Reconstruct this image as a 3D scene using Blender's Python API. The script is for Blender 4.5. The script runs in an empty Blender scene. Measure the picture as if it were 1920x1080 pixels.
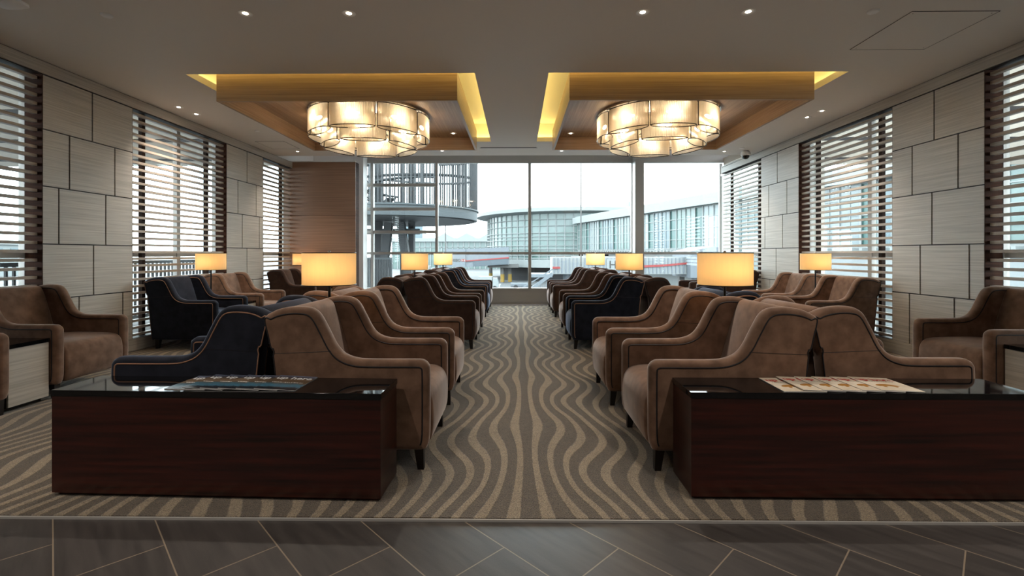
import bpy, math, random
from mathutils import Vector, Matrix
random.seed(7)
PI = math.pi
R = math.radians
SC = bpy.context.scene
COL = SC.collection

# ------------------------------------------------------------------ helpers
def s2l(c):
    return tuple((v/12.92 if v <= .04045 else ((v+.055)/1.055)**2.4) for v in c)
def rgb(r, g, b):
    return s2l((r/255, g/255, b/255)) + (1,)

class MB:
    """collects shapes and links them as one mesh object"""
    def __init__(s):
        s.v = []; s.f = []; s.m = []; s.cur = 0
    def add(s, vs, fs):
        o = len(s.v); s.v += [tuple(p) for p in vs]
        for f in fs:
            s.f.append(tuple(i+o for i in f)); s.m.append(s.cur)
    def box(s, x0, x1, y0, y1, z0, z1):
        s.add([(x0,y0,z0),(x1,y0,z0),(x1,y1,z0),(x0,y1,z0),(x0,y0,z1),(x1,y0,z1),(x1,y1,z1),(x0,y1,z1)],
              [(0,3,2,1),(4,5,6,7),(0,1,5,4),(1,2,6,5),(2,3,7,6),(3,0,4,7)])
    def obox(s, c, ax, ay, az):
        c = Vector(c); ax = Vector(ax); ay = Vector(ay); az = Vector(az)
        vs = []
        for k in (-1, 1):
            for (i, j) in ((-1,-1),(1,-1),(1,1),(-1,1)):
                vs.append(c + ax*i + ay*j + az*k)
        s.add(vs, [(0,3,2,1),(4,5,6,7),(0,1,5,4),(1,2,6,5),(2,3,7,6),(3,0,4,7)])
    def beam(s, a, b, w, h=None):
        a = Vector(a); b = Vector(b); h = h or w
        d = (b-a); L = d.length; d.normalize()
        up = Vector((0,0,1)) if abs(d.z) < .95 else Vector((0,1,0))
        x = d.cross(up).normalized(); y = x.cross(d).normalized()
        s.obox((a+b)/2, x*w/2, d*L/2, y*h/2)
    def prism(s, pts, axis, a, b):
        n = len(pts)
        def P(p, t):
            if axis == 'y': return (p[0], t, p[1])
            if axis == 'x': return (t, p[0], p[1])
            return (p[0], p[1], t)
        vs = [P(p, a) for p in pts] + [P(p, b) for p in pts]
        fs = [tuple(range(n)), tuple(range(2*n-1, n-1, -1))]
        for i in range(n):
            j = (i+1) % n; fs.append((i, i+n, j+n, j))
        s.add(vs, fs)
    def cyl(s, c, r, z0, z1, n=24, r2=None, cap=True):
        r2 = r if r2 is None else r2
        vs = []
        for (rr, z) in ((r, z0), (r2, z1)):
            for i in range(n):
                a = 2*PI*i/n; vs.append((c[0]+rr*math.cos(a), c[1]+rr*math.sin(a), z))
        fs = [(i, (i+1) % n, (i+1) % n+n, i+n) for i in range(n)]
        if cap: fs += [tuple(range(n-1, -1, -1)), tuple(range(n, 2*n))]
        s.add(vs, fs)
    def lathe(s, c, prof, n=32):
        vs = []; m = len(prof)
        for (r, z) in prof:
            for i in range(n):
                a = 2*PI*i/n; vs.append((c[0]+r*math.cos(a), c[1]+r*math.sin(a), c[2]+z))
        fs = []
        for k in range(m-1):
            for i in range(n):
                j = (i+1) % n; fs.append((k*n+i, k*n+j, (k+1)*n+j, (k+1)*n+i))
        s.add(vs, fs)
    def tube(s, path, r, n=8, closed=False):
        path = [Vector(p) for p in path]; m = len(path); vs = []
        prevx = None
        for i, p in enumerate(path):
            if closed: d = path[(i+1) % m]-path[(i-1) % m]
            else: d = path[min(i+1, m-1)]-path[max(i-1, 0)]
            if d.length < 1e-9: d = Vector((0,0,1))
            d.normalize()
            if prevx is None:
                up = Vector((0,0,1)) if abs(d.z) < .9 else Vector((0,1,0))
                x = d.cross(up).normalized()
            else:
                x = (prevx - d*prevx.dot(d)).normalized()
            prevx = x; y = d.cross(x)
            for k in range(n):
                a = 2*PI*k/n; vs.append(p + x*(r*math.cos(a)) + y*(r*math.sin(a)))
        fs = []
        for i in range(m if closed else m-1):
            j = (i+1) % m
            for k in range(n):
                l = (k+1) % n; fs.append((i*n+k, i*n+l, j*n+l, j*n+k))
        if not closed:
            fs += [tuple(range(n-1, -1, -1)), tuple(range((m-1)*n, m*n))]
        s.add(vs, fs)
    def sphere(s, c, r, n=12, m=8, sz=1):
        prof = []
        for i in range(m+1):
            a = -PI/2 + PI*i/m; prof.append((max(1e-5, r*math.cos(a)), r*sz*math.sin(a)))
        s.lathe(c, prof, n)
    def build(s, name, mats, parent=None, loc=None, smooth=False, angle=35):
        me = bpy.data.meshes.new(name)
        me.from_pydata(s.v, [], s.f)
        if not isinstance(mats, (list, tuple)): mats = [mats]
        for m in mats: me.materials.append(m)
        me.polygons.foreach_set('material_index', s.m)
        if smooth:
            me.polygons.foreach_set('use_smooth', [True]*len(s.f))
        me.update()
        import bmesh
        bm = bmesh.new(); bm.from_mesh(me); bmesh.ops.recalc_face_normals(bm, faces=bm.faces); bm.to_mesh(me); bm.free()
        if smooth:
            me.set_sharp_from_angle(angle=R(angle))
        o = bpy.data.objects.new(name, me); COL.objects.link(o)
        if parent: o.parent = parent
        if loc: o.location = loc
        return o

def thing(name, label, cat, loc=(0,0,0), rz=0, group=None):
    o = bpy.data.objects.new(name, None); COL.objects.link(o)
    o.empty_display_size = .1
    o.location = loc; o.rotation_euler = (0,0,rz)
    o['label'] = label; o['category'] = cat
    if group: o['group'] = group
    return o
def tag(o, label, cat, group=None, kind=None):
    o['label'] = label; o['category'] = cat
    if group: o['group'] = group
    if kind: o['kind'] = kind
    return o
def struct(o, label=None):
    o['kind'] = 'structure'
    if label: o['label'] = label
    return o
def copy_tree(o, parent=None):
    c = o.copy(); COL.objects.link(c)
    if parent is not None: c.parent = parent
    for ch in [x for x in bpy.data.objects if x.parent == o]:
        copy_tree(ch, c)
    return c
def text_obj(name, s, size, mat, parent, loc, rot, ext=.0006, bold=0.0, sx=1.0):
    cu = bpy.data.curves.new(name, 'FONT'); cu.body = s; cu.size = size; cu.extrude = ext; cu.offset = bold
    cu.align_x = 'LEFT'
    t = bpy.data.objects.new(name, cu); COL.objects.link(t)
    bpy.context.view_layer.update()
    dg = bpy.context.evaluated_depsgraph_get()
    me = bpy.data.meshes.new_from_object(t.evaluated_get(dg))
    bpy.data.objects.remove(t)
    me.name = name
    me.materials.clear(); me.materials.append(mat)
    o = bpy.data.objects.new(name, me); COL.objects.link(o)
    o.parent = parent; o.location = loc; o.rotation_euler = rot; o.scale = (sx, 1, 1)
    return o
def catmull(pts, seg=5, closed=True):
    out = []; n = len(pts)
    for i in range(n if closed else n-1):
        if closed: p0,p1,p2,p3 = pts[(i-1)%n],pts[i],pts[(i+1)%n],pts[(i+2)%n]
        else: p0,p1,p2,p3 = pts[max(i-1,0)],pts[i],pts[i+1],pts[min(i+2,n-1)]
        for k in range(seg):
            t = k/seg
            out.append(tuple(.5*((2*p1[a])+(-p0[a]+p2[a])*t+(2*p0[a]-5*p1[a]+4*p2[a]-p3[a])*t*t+(-p0[a]+3*p1[a]-3*p2[a]+p3[a])*t**3) for a in (0,1)))
    if not closed: out.append(tuple(pts[-1]))
    return out
def inset(outline, d, wts=None):
    n = len(outline); A = 0
    for i in range(n):
        x0,y0 = outline[i]; x1,y1 = outline[(i+1)%n]; A += x0*y1-x1*y0
    sg = 1 if A > 0 else -1
    res = []
    for i in range(n):
        p = Vector(outline[i]); a = Vector(outline[i-1]); b = Vector(outline[(i+1)%n])
        e1 = (p-a); e2 = (b-p)
        if e1.length < 1e-7: e1 = e2
        if e2.length < 1e-7: e2 = e1
        e1 = e1.normalized(); e2 = e2.normalized()
        n1 = Vector((-e1.y, e1.x))*sg; n2 = Vector((-e2.y, e2.x))*sg
        m = (n1+n2)
        if m.length < 1e-6: m = n1
        m.normalize(); c = max(.5, m.dot(n1))
        res.append(tuple(p + m*(d*(wts[i] if wts else 1)/c)))
    if d > 1e-6:
        for it in range(40):                      # collapse edges that turned over
            bad = False
            for i in range(n):
                j = (i+1) % n
                e = Vector(outline[j])-Vector(outline[i]); f = Vector(res[j])-Vector(res[i])
                if e.dot(f) < -1e-10:
                    q = tuple((Vector(res[i])+Vector(res[j]))/2); res[i] = q; res[j] = q; bad = True
            if not bad: break
    return res
def rear_weights(outline):
    # the back edge of an arm is a crisp welted corner, every other edge is soft
    w = []; n = len(outline); A = sum(outline[i][0]*outline[(i+1)%n][1]-outline[(i+1)%n][0]*outline[i][1] for i in range(n))
    for i in range(n):
        t = Vector(outline[(i+1)%n])-Vector(outline[i-1])
        nx = (t.y if A > 0 else -t.y)/max(t.length, 1e-9)
        k = min(1, max(0, (nx+.88)/.25)); w.append(.14+.86*k)
    return [(w[i-1]+w[i]+w[(i+1)%n])/3 for i in range(n)]
def rounded_extrude(mb, outline, y0, y1, r, n=4, wts=None):
    rings = []
    for k in range(n+1):
        t = PI/2*k/n
        rings.append((inset(outline, r*(1-math.sin(t)), wts), y0+r*(1-math.cos(t))))
    for k in range(n, -1, -1):
        t = PI/2*k/n
        rings.append((inset(outline, r*(1-math.sin(t)), wts), y1-r*(1-math.cos(t))))
    m = len(outline); vs = []
    for (o, y) in rings: vs += [(p[0], y, p[1]) for p in o]
    fs = []
    for k in range(len(rings)-1):
        for i in range(m):
            j = (i+1) % m; fs.append((k*m+i, k*m+j, (k+1)*m+j, (k+1)*m+i))
    L = (len(rings)-1)*m
    from mathutils.geometry import delaunay_2d_cdt
    o = rings[0][0]
    keep = [0]
    for i in range(1, m):
        if (Vector(o[i])-Vector(o[keep[-1]])).length > 1e-4: keep.append(i)
    if (Vector(o[keep[-1]])-Vector(o[0])).length < 1e-4: keep.pop()
    pts = [Vector(o[i]) for i in keep]
    rv, re_, rf, ov, oe, of = delaunay_2d_cdt(pts, [], [list(range(len(pts)))], 1, 1e-6)
    for tri in rf:
        ids = []
        for q in tri:
            if ov[q]: ids.append(keep[ov[q][0]])
        if len(ids) == 3:
            fs.append(tuple(ids)); fs.append(tuple(L+i for i in reversed(ids)))
    mb.add(vs, fs)

# ------------------------------------------------------------------ materials
def mat(name):
    m = bpy.data.materials.new(name); m.use_nodes = True
    nt = m.node_tree; b = nt.nodes['Principled BSDF']
    return m, nt, b
def simple(name, col, rough=.5, metal=0, spec=.5):
    m, nt, b = mat(name)
    b.inputs['Base Color'].default_value = col; b.inputs['Roughness'].default_value = rough
    b.inputs['Metallic'].default_value = metal; b.inputs['Specular IOR Level'].default_value = spec
    return m
def emit(name, col, st):
    m = bpy.data.materials.new(name); m.use_nodes = True; nt = m.node_tree
    nt.nodes.clear(); e = nt.nodes.new('ShaderNodeEmission'); o = nt.nodes.new('ShaderNodeOutputMaterial')
    e.inputs[0].default_value = col; e.inputs[1].default_value = st; nt.links.new(e.outputs[0], o.inputs[0])
    return m
def noisy(name, c1, c2, scale, rough=.5, spec=.5, bump=0, bscale=None, detail=4, lo=.35, hi=.65, sheen=0, coat=0, bdist=.01, sheen_tint=None, srough=.4):
    """two-tone noise; scale = xyz stretch on object coordinates"""
    m, nt, b = mat(name); N = nt.nodes; L = nt.links
    tc = N.new('ShaderNodeTexCoord'); mp = N.new('ShaderNodeMapping'); mp.inputs['Scale'].default_value = scale
    L.new(tc.outputs['Object'], mp.inputs[0])
    no = N.new('ShaderNodeTexNoise'); no.inputs['Scale'].default_value = 1; no.inputs['Detail'].default_value = detail
    L.new(mp.outputs[0], no.inputs['Vector'])
    cr = N.new('ShaderNodeValToRGB'); cr.color_ramp.elements[0].position = lo; cr.color_ramp.elements[1].position = hi
    cr.color_ramp.elements[0].color = c1; cr.color_ramp.elements[1].color = c2
    L.new(no.outputs[0], cr.inputs[0]); L.new(cr.outputs[0], b.inputs['Base Color'])
    b.inputs['Roughness'].default_value = rough; b.inputs['Specular IOR Level'].default_value = spec
    b.inputs['Sheen Weight'].default_value = sheen; b.inputs['Sheen Roughness'].default_value = srough
    if sheen_tint: b.inputs['Sheen Tint'].default_value = sheen_tint
    b.inputs['Coat Weight'].default_value = coat; b.inputs['Coat Roughness'].default_value = .12
    if bump:
        bn = no
        if bscale:
            bn = N.new('ShaderNodeTexNoise'); bn.inputs['Scale'].default_value = bscale; bn.inputs['Detail'].default_value = 3
            L.new(tc.outputs['Object'], bn.inputs['Vector'])
        bp = N.new('ShaderNodeBump'); bp.inputs['Strength'].default_value = bump; bp.inputs['Distance'].default_value = bdist
        L.new(bn.outputs[0], bp.inputs['Height']); L.new(bp.outputs[0], b.inputs['Normal'])
    return m

WHITE = (1,1,1,1)
M = {}
M['paint'] = simple('ceiling_paint', rgb(234,230,226), .6, 0, .3)
M['canopy'] = simple('added_canopy_soffit', rgb(196,184,170), .6)
M['paint_in'] = simple('recess_paint', rgb(225,220,205), .7)
M['panel'] = noisy('ash_veneer', rgb(172,165,155), rgb(196,189,179), (1.5,1.5,75), .42, .45, .04)
M['panel_dark'] = simple('panel_joint', rgb(46,38,36), .6)
M['jamb'] = noisy('walnut_jamb', rgb(48,28,20), rgb(70,42,30), (2,2,60), .75, .12)
M['slat'] = noisy('louver_veneer', rgb(160,146,132), rgb(180,167,152), (40,2,60), .45)
M['post'] = noisy('louver_post', rgb(44,29,22), rgb(60,42,34), (30,30,2), .7, .15)
M['wood_wall'] = noisy('tan_veneer_wall', rgb(138,104,82), rgb(156,120,96), (1.2,1.2,80), .42)
M['coffer'] = noisy('coffer_veneer', rgb(146,118,92), rgb(170,142,114), (1.2,60,60), .38)
M['coffer_side'] = noisy('coffer_veneer_side', rgb(146,118,92), rgb(170,142,114), (60,1.2,60), .38)
M['console'] = noisy('mahogany', rgb(24,9,7), rgb(62,22,15), (2.2,2.2,46), .30, .5, .03, None, 6, .3, .7, 0, .25)
M['black_glass'] = simple('black_granite', rgb(12,12,14), .045, 0, .65)
M['black'] = simple('black_lacquer', rgb(16,14,14), .35)
M['black_metal'] = simple('black_metal', rgb(20,18,18), .35, .6)
M['leg'] = simple('espresso_leg', rgb(22,14,12), .35)
M['chrome'] = simple('chrome', rgb(190,190,190), .15, 1)
M['rim'] = simple('bronze_rim', rgb(60,48,40), .22, .9)
M['alu'] = simple('aluminium_frame', rgb(176,174,172), .42, .3)
M['alu_dark'] = simple('grey_frame', rgb(176,172,168), .42, .2)
M['steel_white'] = simple('white_column_paint', rgb(245,245,244), .5)
M['plastic'] = simple('white_plastic', rgb(250,250,252), .4)
M['trimring'] = simple('downlight_trim', rgb(246,246,246), .35, 0)

def velvet(name, c1, c2, tint, sheen=.6):
    return noisy(name, c1, c2, (13,13,13), .85, .15, .25, 420, 5, .3, .7, sheen, 0, .0015, tint, .35)
M['tan'] = velvet('tan_velvet', rgb(98,75,61), rgb(130,102,85), rgb(235,220,212), .8)
M['brown'] = velvet('brown_velvet', rgb(62,45,39), rgb(80,59,51), rgb(225,210,205), .8)
M['navy'] = velvet('navy_velvet', rgb(24,26,34), rgb(38,40,50), rgb(170,185,215))
M['pipe_dark'] = simple('dark_piping', rgb(20,18,24), .6)
M['pipe_tan'] = simple('tan_piping', rgb(150,112,88), .6)

def node_math(nt, op, a=None, b=None, c=None):
    n = nt.nodes.new('ShaderNodeMath'); n.operation = op
    for i, v in enumerate((a, b, c)):
        if v is None: continue
        if isinstance(v, (int, float)): n.inputs[i].default_value = v
        else: nt.links.new(v, n.inputs[i])
    return n.outputs[0]

# glass: transparent with a fresnel reflection
def glass(name, tint, ior=1.45, rough=.0):
    m = bpy.data.materials.new(name); m.use_nodes = True; nt = m.node_tree; N = nt.nodes; L = nt.links; N.clear()
    t = N.new('ShaderNodeBsdfTransparent'); g = N.new('ShaderNodeBsdfGlossy'); f = N.new('ShaderNodeLayerWeight'); f.inputs[0].default_value = .5; x = N.new('ShaderNodeMixShader'); o = N.new('ShaderNodeOutputMaterial')
    t.inputs[0].default_value = tint; g.inputs['Roughness'].default_value = rough
    fz = node_math(nt, 'ADD', .035, node_math(nt, 'MULTIPLY', .6, node_math(nt, 'POWER', f.outputs['Facing'], 5)))
    L.new(fz, x.inputs[0]); L.new(t.outputs[0], x.inputs[1]); L.new(g.outputs[0], x.inputs[2]); L.new(x.outputs[0], o.inputs[0])
    return m
M['glass'] = glass('window_glass', (.93,.97,.96,1))

def shade_mat(name, col, tcol):
    m = bpy.data.materials.new(name); m.use_nodes = True; nt = m.node_tree; N = nt.nodes; L = nt.links; N.clear()
    tc = N.new('ShaderNodeTexCoord'); mp = N.new('ShaderNodeMapping'); mp.inputs['Scale'].default_value = (90,90,6)
    no = N.new('ShaderNodeTexNoise'); no.inputs['Scale'].default_value = 1
    cr = N.new('ShaderNodeValToRGB'); cr.color_ramp.elements[0].color = tuple(v*.86 for v in tcol[:3])+(1,); cr.color_ramp.elements[1].color = tcol
    L.new(tc.outputs['Object'], mp.inputs[0]); L.new(mp.outputs[0], no.inputs['Vector']); L.new(no.outputs[0], cr.inputs[0])
    d = N.new('ShaderNodeBsdfDiffuse'); t = N.new('ShaderNodeBsdfTranslucent'); x = N.new('ShaderNodeMixShader'); o = N.new('ShaderNodeOutputMaterial')
    d.inputs[0].default_value = col; L.new(cr.outputs[0], t.inputs[0]); x.inputs[0].default_value = .6
    L.new(d.outputs[0], x.inputs[1]); L.new(t.outputs[0], x.inputs[2]); L.new(x.outputs[0], o.inputs[0])
    return m
M['shade'] = shade_mat('lamp_shade_fabric', (.72,.60,.44,1), (1,.76,.38,1))
M['bulb'] = emit('warm_bulb', (1,.64,.36,1), 19)
M['chbulb'] = emit('chandelier_bulb', (1,.80,.56,1), 30)
M['led'] = emit('cove_strip', (1,.74,.24,1), 7)
M['down'] = emit('downlight_lens', (1,.86,.66,1), 14)
M['blueled'] = emit('blue_led', (.1,.15,1,1), 6)

def rod_glass():
    m = bpy.data.materials.new('ribbed_glass_rods'); m.use_nodes = True; nt = m.node_tree; N = nt.nodes; L = nt.links; N.clear()
    tr = N.new('ShaderNodeBsdfTranslucent'); tr.inputs[0].default_value = (.95,.86,.70,1)
    gl = N.new('ShaderNodeBsdfGlossy'); gl.inputs['Roughness'].default_value = .22
    tp = N.new('ShaderNodeBsdfTransparent'); tp.inputs[0].default_value = (1,.97,.92,1)
    a = N.new('ShaderNodeMixShader'); a.inputs[0].default_value = .35
    b = N.new('ShaderNodeMixShader'); b.inputs[0].default_value = .42
    o = N.new('ShaderNodeOutputMaterial')
    L.new(tr.outputs[0], a.inputs[1]); L.new(gl.outputs[0], a.inputs[2])
    L.new(a.outputs[0], b.inputs[1]); L.new(tp.outputs[0], b.inputs[2]); L.new(b.outputs[0], o.inputs[0])
    return m
M['rods'] = rod_glass()

def carpet_mat():
    m, nt, b = mat('wavy_carpet'); N = nt.nodes; L = nt.links
    tc = N.new('ShaderNodeTexCoord'); sp = N.new('ShaderNodeSeparateXYZ'); L.new(tc.outputs['Object'], sp.inputs[0])
    X, Y = sp.outputs[0], sp.outputs[1]
    mm = lambda op, a=None, b_=None, c=None: node_math(nt, op, a, b_, c)
    ln = N.new('ShaderNodeTexNoise'); ln.inputs['Scale'].default_value = 1.1; ln.inputs['Detail'].default_value = 1
    L.new(tc.outputs['Object'], ln.inputs['Vector'])
    xs = mm('ABSOLUTE', mm('SUBTRACT', X, .06))
    am = mm('MULTIPLY', mm('MINIMUM', mm('MULTIPLY', xs, 3.6), 1.0), .72)
    w1 = mm('SINE', mm('ADD', mm('MULTIPLY', Y, 2*PI/1.22), mm('MULTIPLY', xs, 3.1)))
    w2 = mm('SINE', mm('ADD', mm('MULTIPLY', Y, 2*PI/.67), mm('MULTIPLY', xs, -9.0)))
    p = mm('ADD', mm('MULTIPLY', xs, 1/.112), mm('MULTIPLY', w1, am))
    p = mm('ADD', p, mm('MULTIPLY', mm('MULTIPLY', w2, .07), am))
    p = mm('ADD', p, mm('MULTIPLY', mm('MULTIPLY', mm('SUBTRACT', ln.outputs[0], .5), am), 1.3))
    fr = mm('FRACT', p)
    tri = mm('ABSOLUTE', mm('SUBTRACT', fr, .5))        # 0 at line centre, .5 between lines
    en = N.new('ShaderNodeTexNoise'); en.inputs['Scale'].default_value = 90; en.inputs['Detail'].default_value = 2
    L.new(tc.outputs['Object'], en.inputs['Vector'])
    tri2 = mm('ADD', tri, mm('MULTIPLY', mm('SUBTRACT', en.outputs[0], .5), .10))
    mr = N.new('ShaderNodeMapRange'); mr.inputs[1].default_value = .175; mr.inputs[2].default_value = .22; mr.inputs[3].default_value = 1; mr.inputs[4].default_value = 0
    L.new(tri2, mr.inputs[0])
    fn = N.new('ShaderNodeTexNoise'); fn.inputs['Scale'].default_value = 260; fn.inputs['Detail'].default_value = 3
    L.new(tc.outputs['Object'], fn.inputs['Vector'])
    fm = N.new('ShaderNodeTexNoise'); fm.inputs['Scale'].default_value = 22; fm.inputs['Detail'].default_value = 4
    L.new(tc.outputs['Object'], fm.inputs['Vector'])
    c1 = N.new('ShaderNodeValToRGB'); c1.color_ramp.elements[0].position = .3; c1.color_ramp.elements[1].position = .7
    c1.color_ramp.elements[0].color = rgb(42,36,30); c1.color_ramp.elements[1].color = rgb(112,99,84); L.new(fn.outputs[0], c1.inputs[0])
    c2 = N.new('ShaderNodeValToRGB'); c2.color_ramp.elements[0].position = .3; c2.color_ramp.elements[1].position = .7
    c2.color_ramp.elements[0].color = rgb(80,69,56); c2.color_ramp.elements[1].color = rgb(172,155,130); L.new(fn.outputs[0], c2.inputs[0])
    mx = N.new('ShaderNodeMix'); mx.data_type = 'RGBA'; L.new(mr.outputs[0], mx.inputs[0]); L.new(c1.outputs[0], mx.inputs[6]); L.new(c2.outputs[0], mx.inputs[7])
    # soft wear variation
    hs = N.new('ShaderNodeHueSaturation'); L.new(mx.outputs[2], hs.inputs['Color'])
    v = mm('ADD', .75, mm('MULTIPLY', fm.outputs[0], .5)); L.new(v, hs.inputs['Value'])
    L.new(hs.outputs[0], b.inputs['Base Color'])
    b.inputs['Roughness'].default_value = .95; b.inputs['Specular IOR Level'].default_value = .1
    b.inputs['Sheen Weight'].default_value = .25
    h = mm('ADD', mm('MULTIPLY', mr.outputs[0], .55), mm('MULTIPLY', fn.outputs[0], .6))
    bp = N.new('ShaderNodeBump'); bp.inputs['Strength'].default_value = .9; bp.inputs['Distance'].default_value = .010
    L.new(h, bp.inputs['Height']); L.new(bp.outputs[0], b.inputs['Normal'])
    return m
M['carpet'] = carpet_mat()

def tile_mat():
    m, nt, b = mat('slate_tile'); N = nt.nodes; L = nt.links
    tc = N.new('ShaderNodeTexCoord')
    br = N.new('ShaderNodeTexBrick'); br.inputs['Scale'].default_value = 1
    br.inputs['Brick Width'].default_value = .66; br.inputs['Row Height'].default_value = .33
    br.inputs['Mortar Size'].default_value = .0028; br.inputs['Mortar Smooth'].default_value = .1
    br.inputs['Color1'].default_value = (0,0,0,1); br.inputs['Color2'].default_value = WHITE
    L.new(tc.outputs['Object'], br.inputs['Vector'])
    mp = N.new('ShaderNodeMapping'); mp.inputs['Scale'].default_value = (3,26,1); L.new(tc.outputs['Object'], mp.inputs[0])
    no = N.new('ShaderNodeTexNoise'); no.inputs['Scale'].default_value = 1; no.inputs['Detail'].default_value = 8; no.inputs['Distortion'].default_value = .25
    L.new(mp.outputs[0], no.inputs['Vector'])
    cr = N.new('ShaderNodeValToRGB'); cr.color_ramp.elements[0].position = .32; cr.color_ramp.elements[1].position = .7
    cr.color_ramp.elements[0].color = rgb(53,49,48); cr.color_ramp.elements[1].color = rgb(72,67,65)
    L.new(no.outputs[0], cr.inputs[0])
    hs = N.new('ShaderNodeHueSaturation'); L.new(cr.outputs[0], hs.inputs['Color'])
    L.new(node_math(nt, 'ADD', .9, node_math(nt, 'MULTIPLY', br.outputs['Color'], .2)), hs.inputs['Value'])
    mx = N.new('ShaderNodeMix'); mx.data_type = 'RGBA'
    L.new(br.outputs['Fac'], mx.inputs[0]); L.new(hs.outputs[0], mx.inputs[6]); mx.inputs[7].default_value = rgb(128,114,98)
    L.new(mx.outputs[2], b.inputs['Base Color'])
    b.inputs['Roughness'].default_value = .42; b.inputs['Specular IOR Level'].default_value = .5
    fn = N.new('ShaderNodeTexNoise'); fn.inputs['Scale'].default_value = 320; L.new(tc.outputs['Object'], fn.inputs['Vector'])
    h = node_math(nt, 'SUBTRACT', node_math(nt, 'MULTIPLY', fn.outputs[0], .22), br.outputs['Fac'])
    bp = N.new('ShaderNodeBump'); bp.inputs['Strength'].default_value = .6; bp.inputs['Distance'].default_value = .003
    L.new(h, bp.inputs['Height']); L.new(bp.outputs[0], b.inputs['Normal'])
    return m
M['tile'] = tile_mat()

# ------------------------------------------------------------------ camera
F = 885.0
cam = bpy.data.cameras.new('camera'); co = bpy.data.objects.new('camera', cam); COL.objects.link(co)
cam.sensor_width = 36; cam.sensor_fit = 'HORIZONTAL'; cam.lens = 36*F/1920
cam.shift_y = -64/1920
co.location = (0, 0, 1.2); co.rotation_euler = (R(90), 0, R(.65))
cam.clip_start = .05; cam.clip_end = 2000
SC.camera = co

XL, XR, ZC = -4.68, 4.52, 3.11
LE = 4.68*885/(970-548) - .05
YB, YG = -3.6, 11.1

# ------------------------------------------------------------------ room shell
# tile floor: object rotated 45 deg, its origin on a tile joint
P0 = Vector((-.52, 1.93, 0)); Ax = Vector((-.70711, .70711)); Bx = Vector((.70711, .70711))
def toloc(x, y):
    d = Vector((x-P0.x, y-P0.y)); return (d.dot(Ax), d.dot(Bx))
mb = MB()
pts = [toloc(XL-.2, YB-.1), toloc(XR+.2, YB-.1), toloc(XR+.2, YG+.1), toloc(XL-.2, YG+.1)]
vs = [(p[0], p[1], -.1) for p in pts] + [(p[0], p[1], 0) for p in pts]
mb.add(vs, [(0,1,2,3),(4,7,6,5),(0,4,5,1),(1,5,6,2),(2,6,7,3),(3,7,4,0)])
fl = mb.build('floor', M['tile']); fl.location = P0
# local x -> Ax, local y -> Bx is a reflection-free frame only if det>0; Ax x Bx = -1, so swap sign through a matrix
fl.matrix_world = Matrix(((Ax.x, Bx.x, 0, P0.x), (Ax.y, Bx.y, 0, P0.y), (0, 0, 1, 0), (0, 0, 0, 1)))
struct(fl)
mb = MB(); mb.box(XL+.005, XR-.005, 2.12, LE-.003, .0, .014); mb.box(-3.355, XR-.005, LE-.003, YG-.13, 0, .014); mb.box(-3.72, -3.355, LE+.23, YG-.13, 0, .014)
cp = mb.build('carpet', M['carpet']); tag(cp, 'brown wall-to-wall carpet with pale wavy stripes', 'carpet')
mb = MB(); mb.box(XL+.005, XR-.005, 2.110, 2.1195, 0, .010)
tag(mb.build('edge_strip', M['alu']), 'thin grey metal edging strip between carpet and slate tiles', 'floor strip')

# side walls
WT = .17
rowsZ = [.165, .747, 1.30, 1.873, 2.436, 2.975]
def dL(px): return 4.68*885/(970-px) - .05
def dR(px): return 4.52*885/(px-970) + .05
def wall(name, X, sgn, panels, openings, y0, y1):
    """panels: list of (ya, yb, joints per row bottom..top); sgn=-1 left wall (room to +x)"""
    mb = MB(); g = .0085; t = .012
    xi, xo = (X, X+sgn*WT)
    lo, hi = min(xi+sgn*t, xo), max(xi+sgn*t, xo)
    flo, fhi = min(xi, xi+sgn*t), max(xi, xi+sgn*t)
    # header and footer substrate full length
    mb.cur = 1
    mb.box(lo, hi, y0, y1, 2.975, ZC)
    mb.box(lo, hi, y0, y1, 0, .165)
    mb.cur = 0
    mb.box(flo, fhi, y0, y1, 2.975+g, ZC-.008)
    mb.box(flo, fhi, y0, y1, 0, .165-g/2)
    for (ya, yb, jts) in panels:
        mb.cur = 1; mb.box(lo, hi, ya, yb, .165, 2.975)
        mb.cur = 0
        for r in range(5):
            z0, z1 = rowsZ[r]+g/2*(r > 0), rowsZ[r+1]-g
            ys = [ya] + sorted(j for j in jts[r] if ya+.04 < j < yb-.04) + [yb]
            for k in range(len(ys)-1):
                a = ys[k] + (g if k > 0 else 0); b = ys[k+1] - (g if k < len(ys)-2 else 0)
                mb.box(flo, fhi, a, b, z0, z1)
    # walnut jambs
    mb.cur = 2
    for (ya, yb, ja, jb) in openings:
        jx0, jx1 = min(X+sgn*.002, xo), max(X+sgn*.002, xo)
        if ja: mb.box(jx0, jx1, ya, ya+.006, .165, 2.975)
        if jb: mb.box(jx0, jx1, yb-.006, yb, .165, 2.975)
    o = mb.build(name, [M['panel'], M['panel_dark'], M['jamb']])
    struct(o); return o
L1a, L1b = dL(80), dL(248); L2a, L2b = dL(425), dL(493); LE = dL(548)
R1a, R1b = dR(1845), dR(1673); R2a, R2b = dR(1497), dR(1427); RE = dR(1352)
def js(fn, *rows): return [[fn(p) for p in r] for r in rows]
pad = [[],[],[],[],[]]
jl1 = js(dL, [148,230], [175], [110,198], [130,215], [173])
jl2 = js(dL, [474], [463], [454,486], [446,480], [463])
jr1 = js(dR, [1705,1789], [1725,1817], [1747], [1710,1796], [1751])
jr2 = js(dR, [1443], [1455], [1434,1467], [1441,1475], [1457])
back_j = [[YB+.55*k+(.27 if r % 2 else 0) for k in range(0, 12)] for r in range(5)]
LW0, RW0 = L1a-2.05, R1a-2.05
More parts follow.
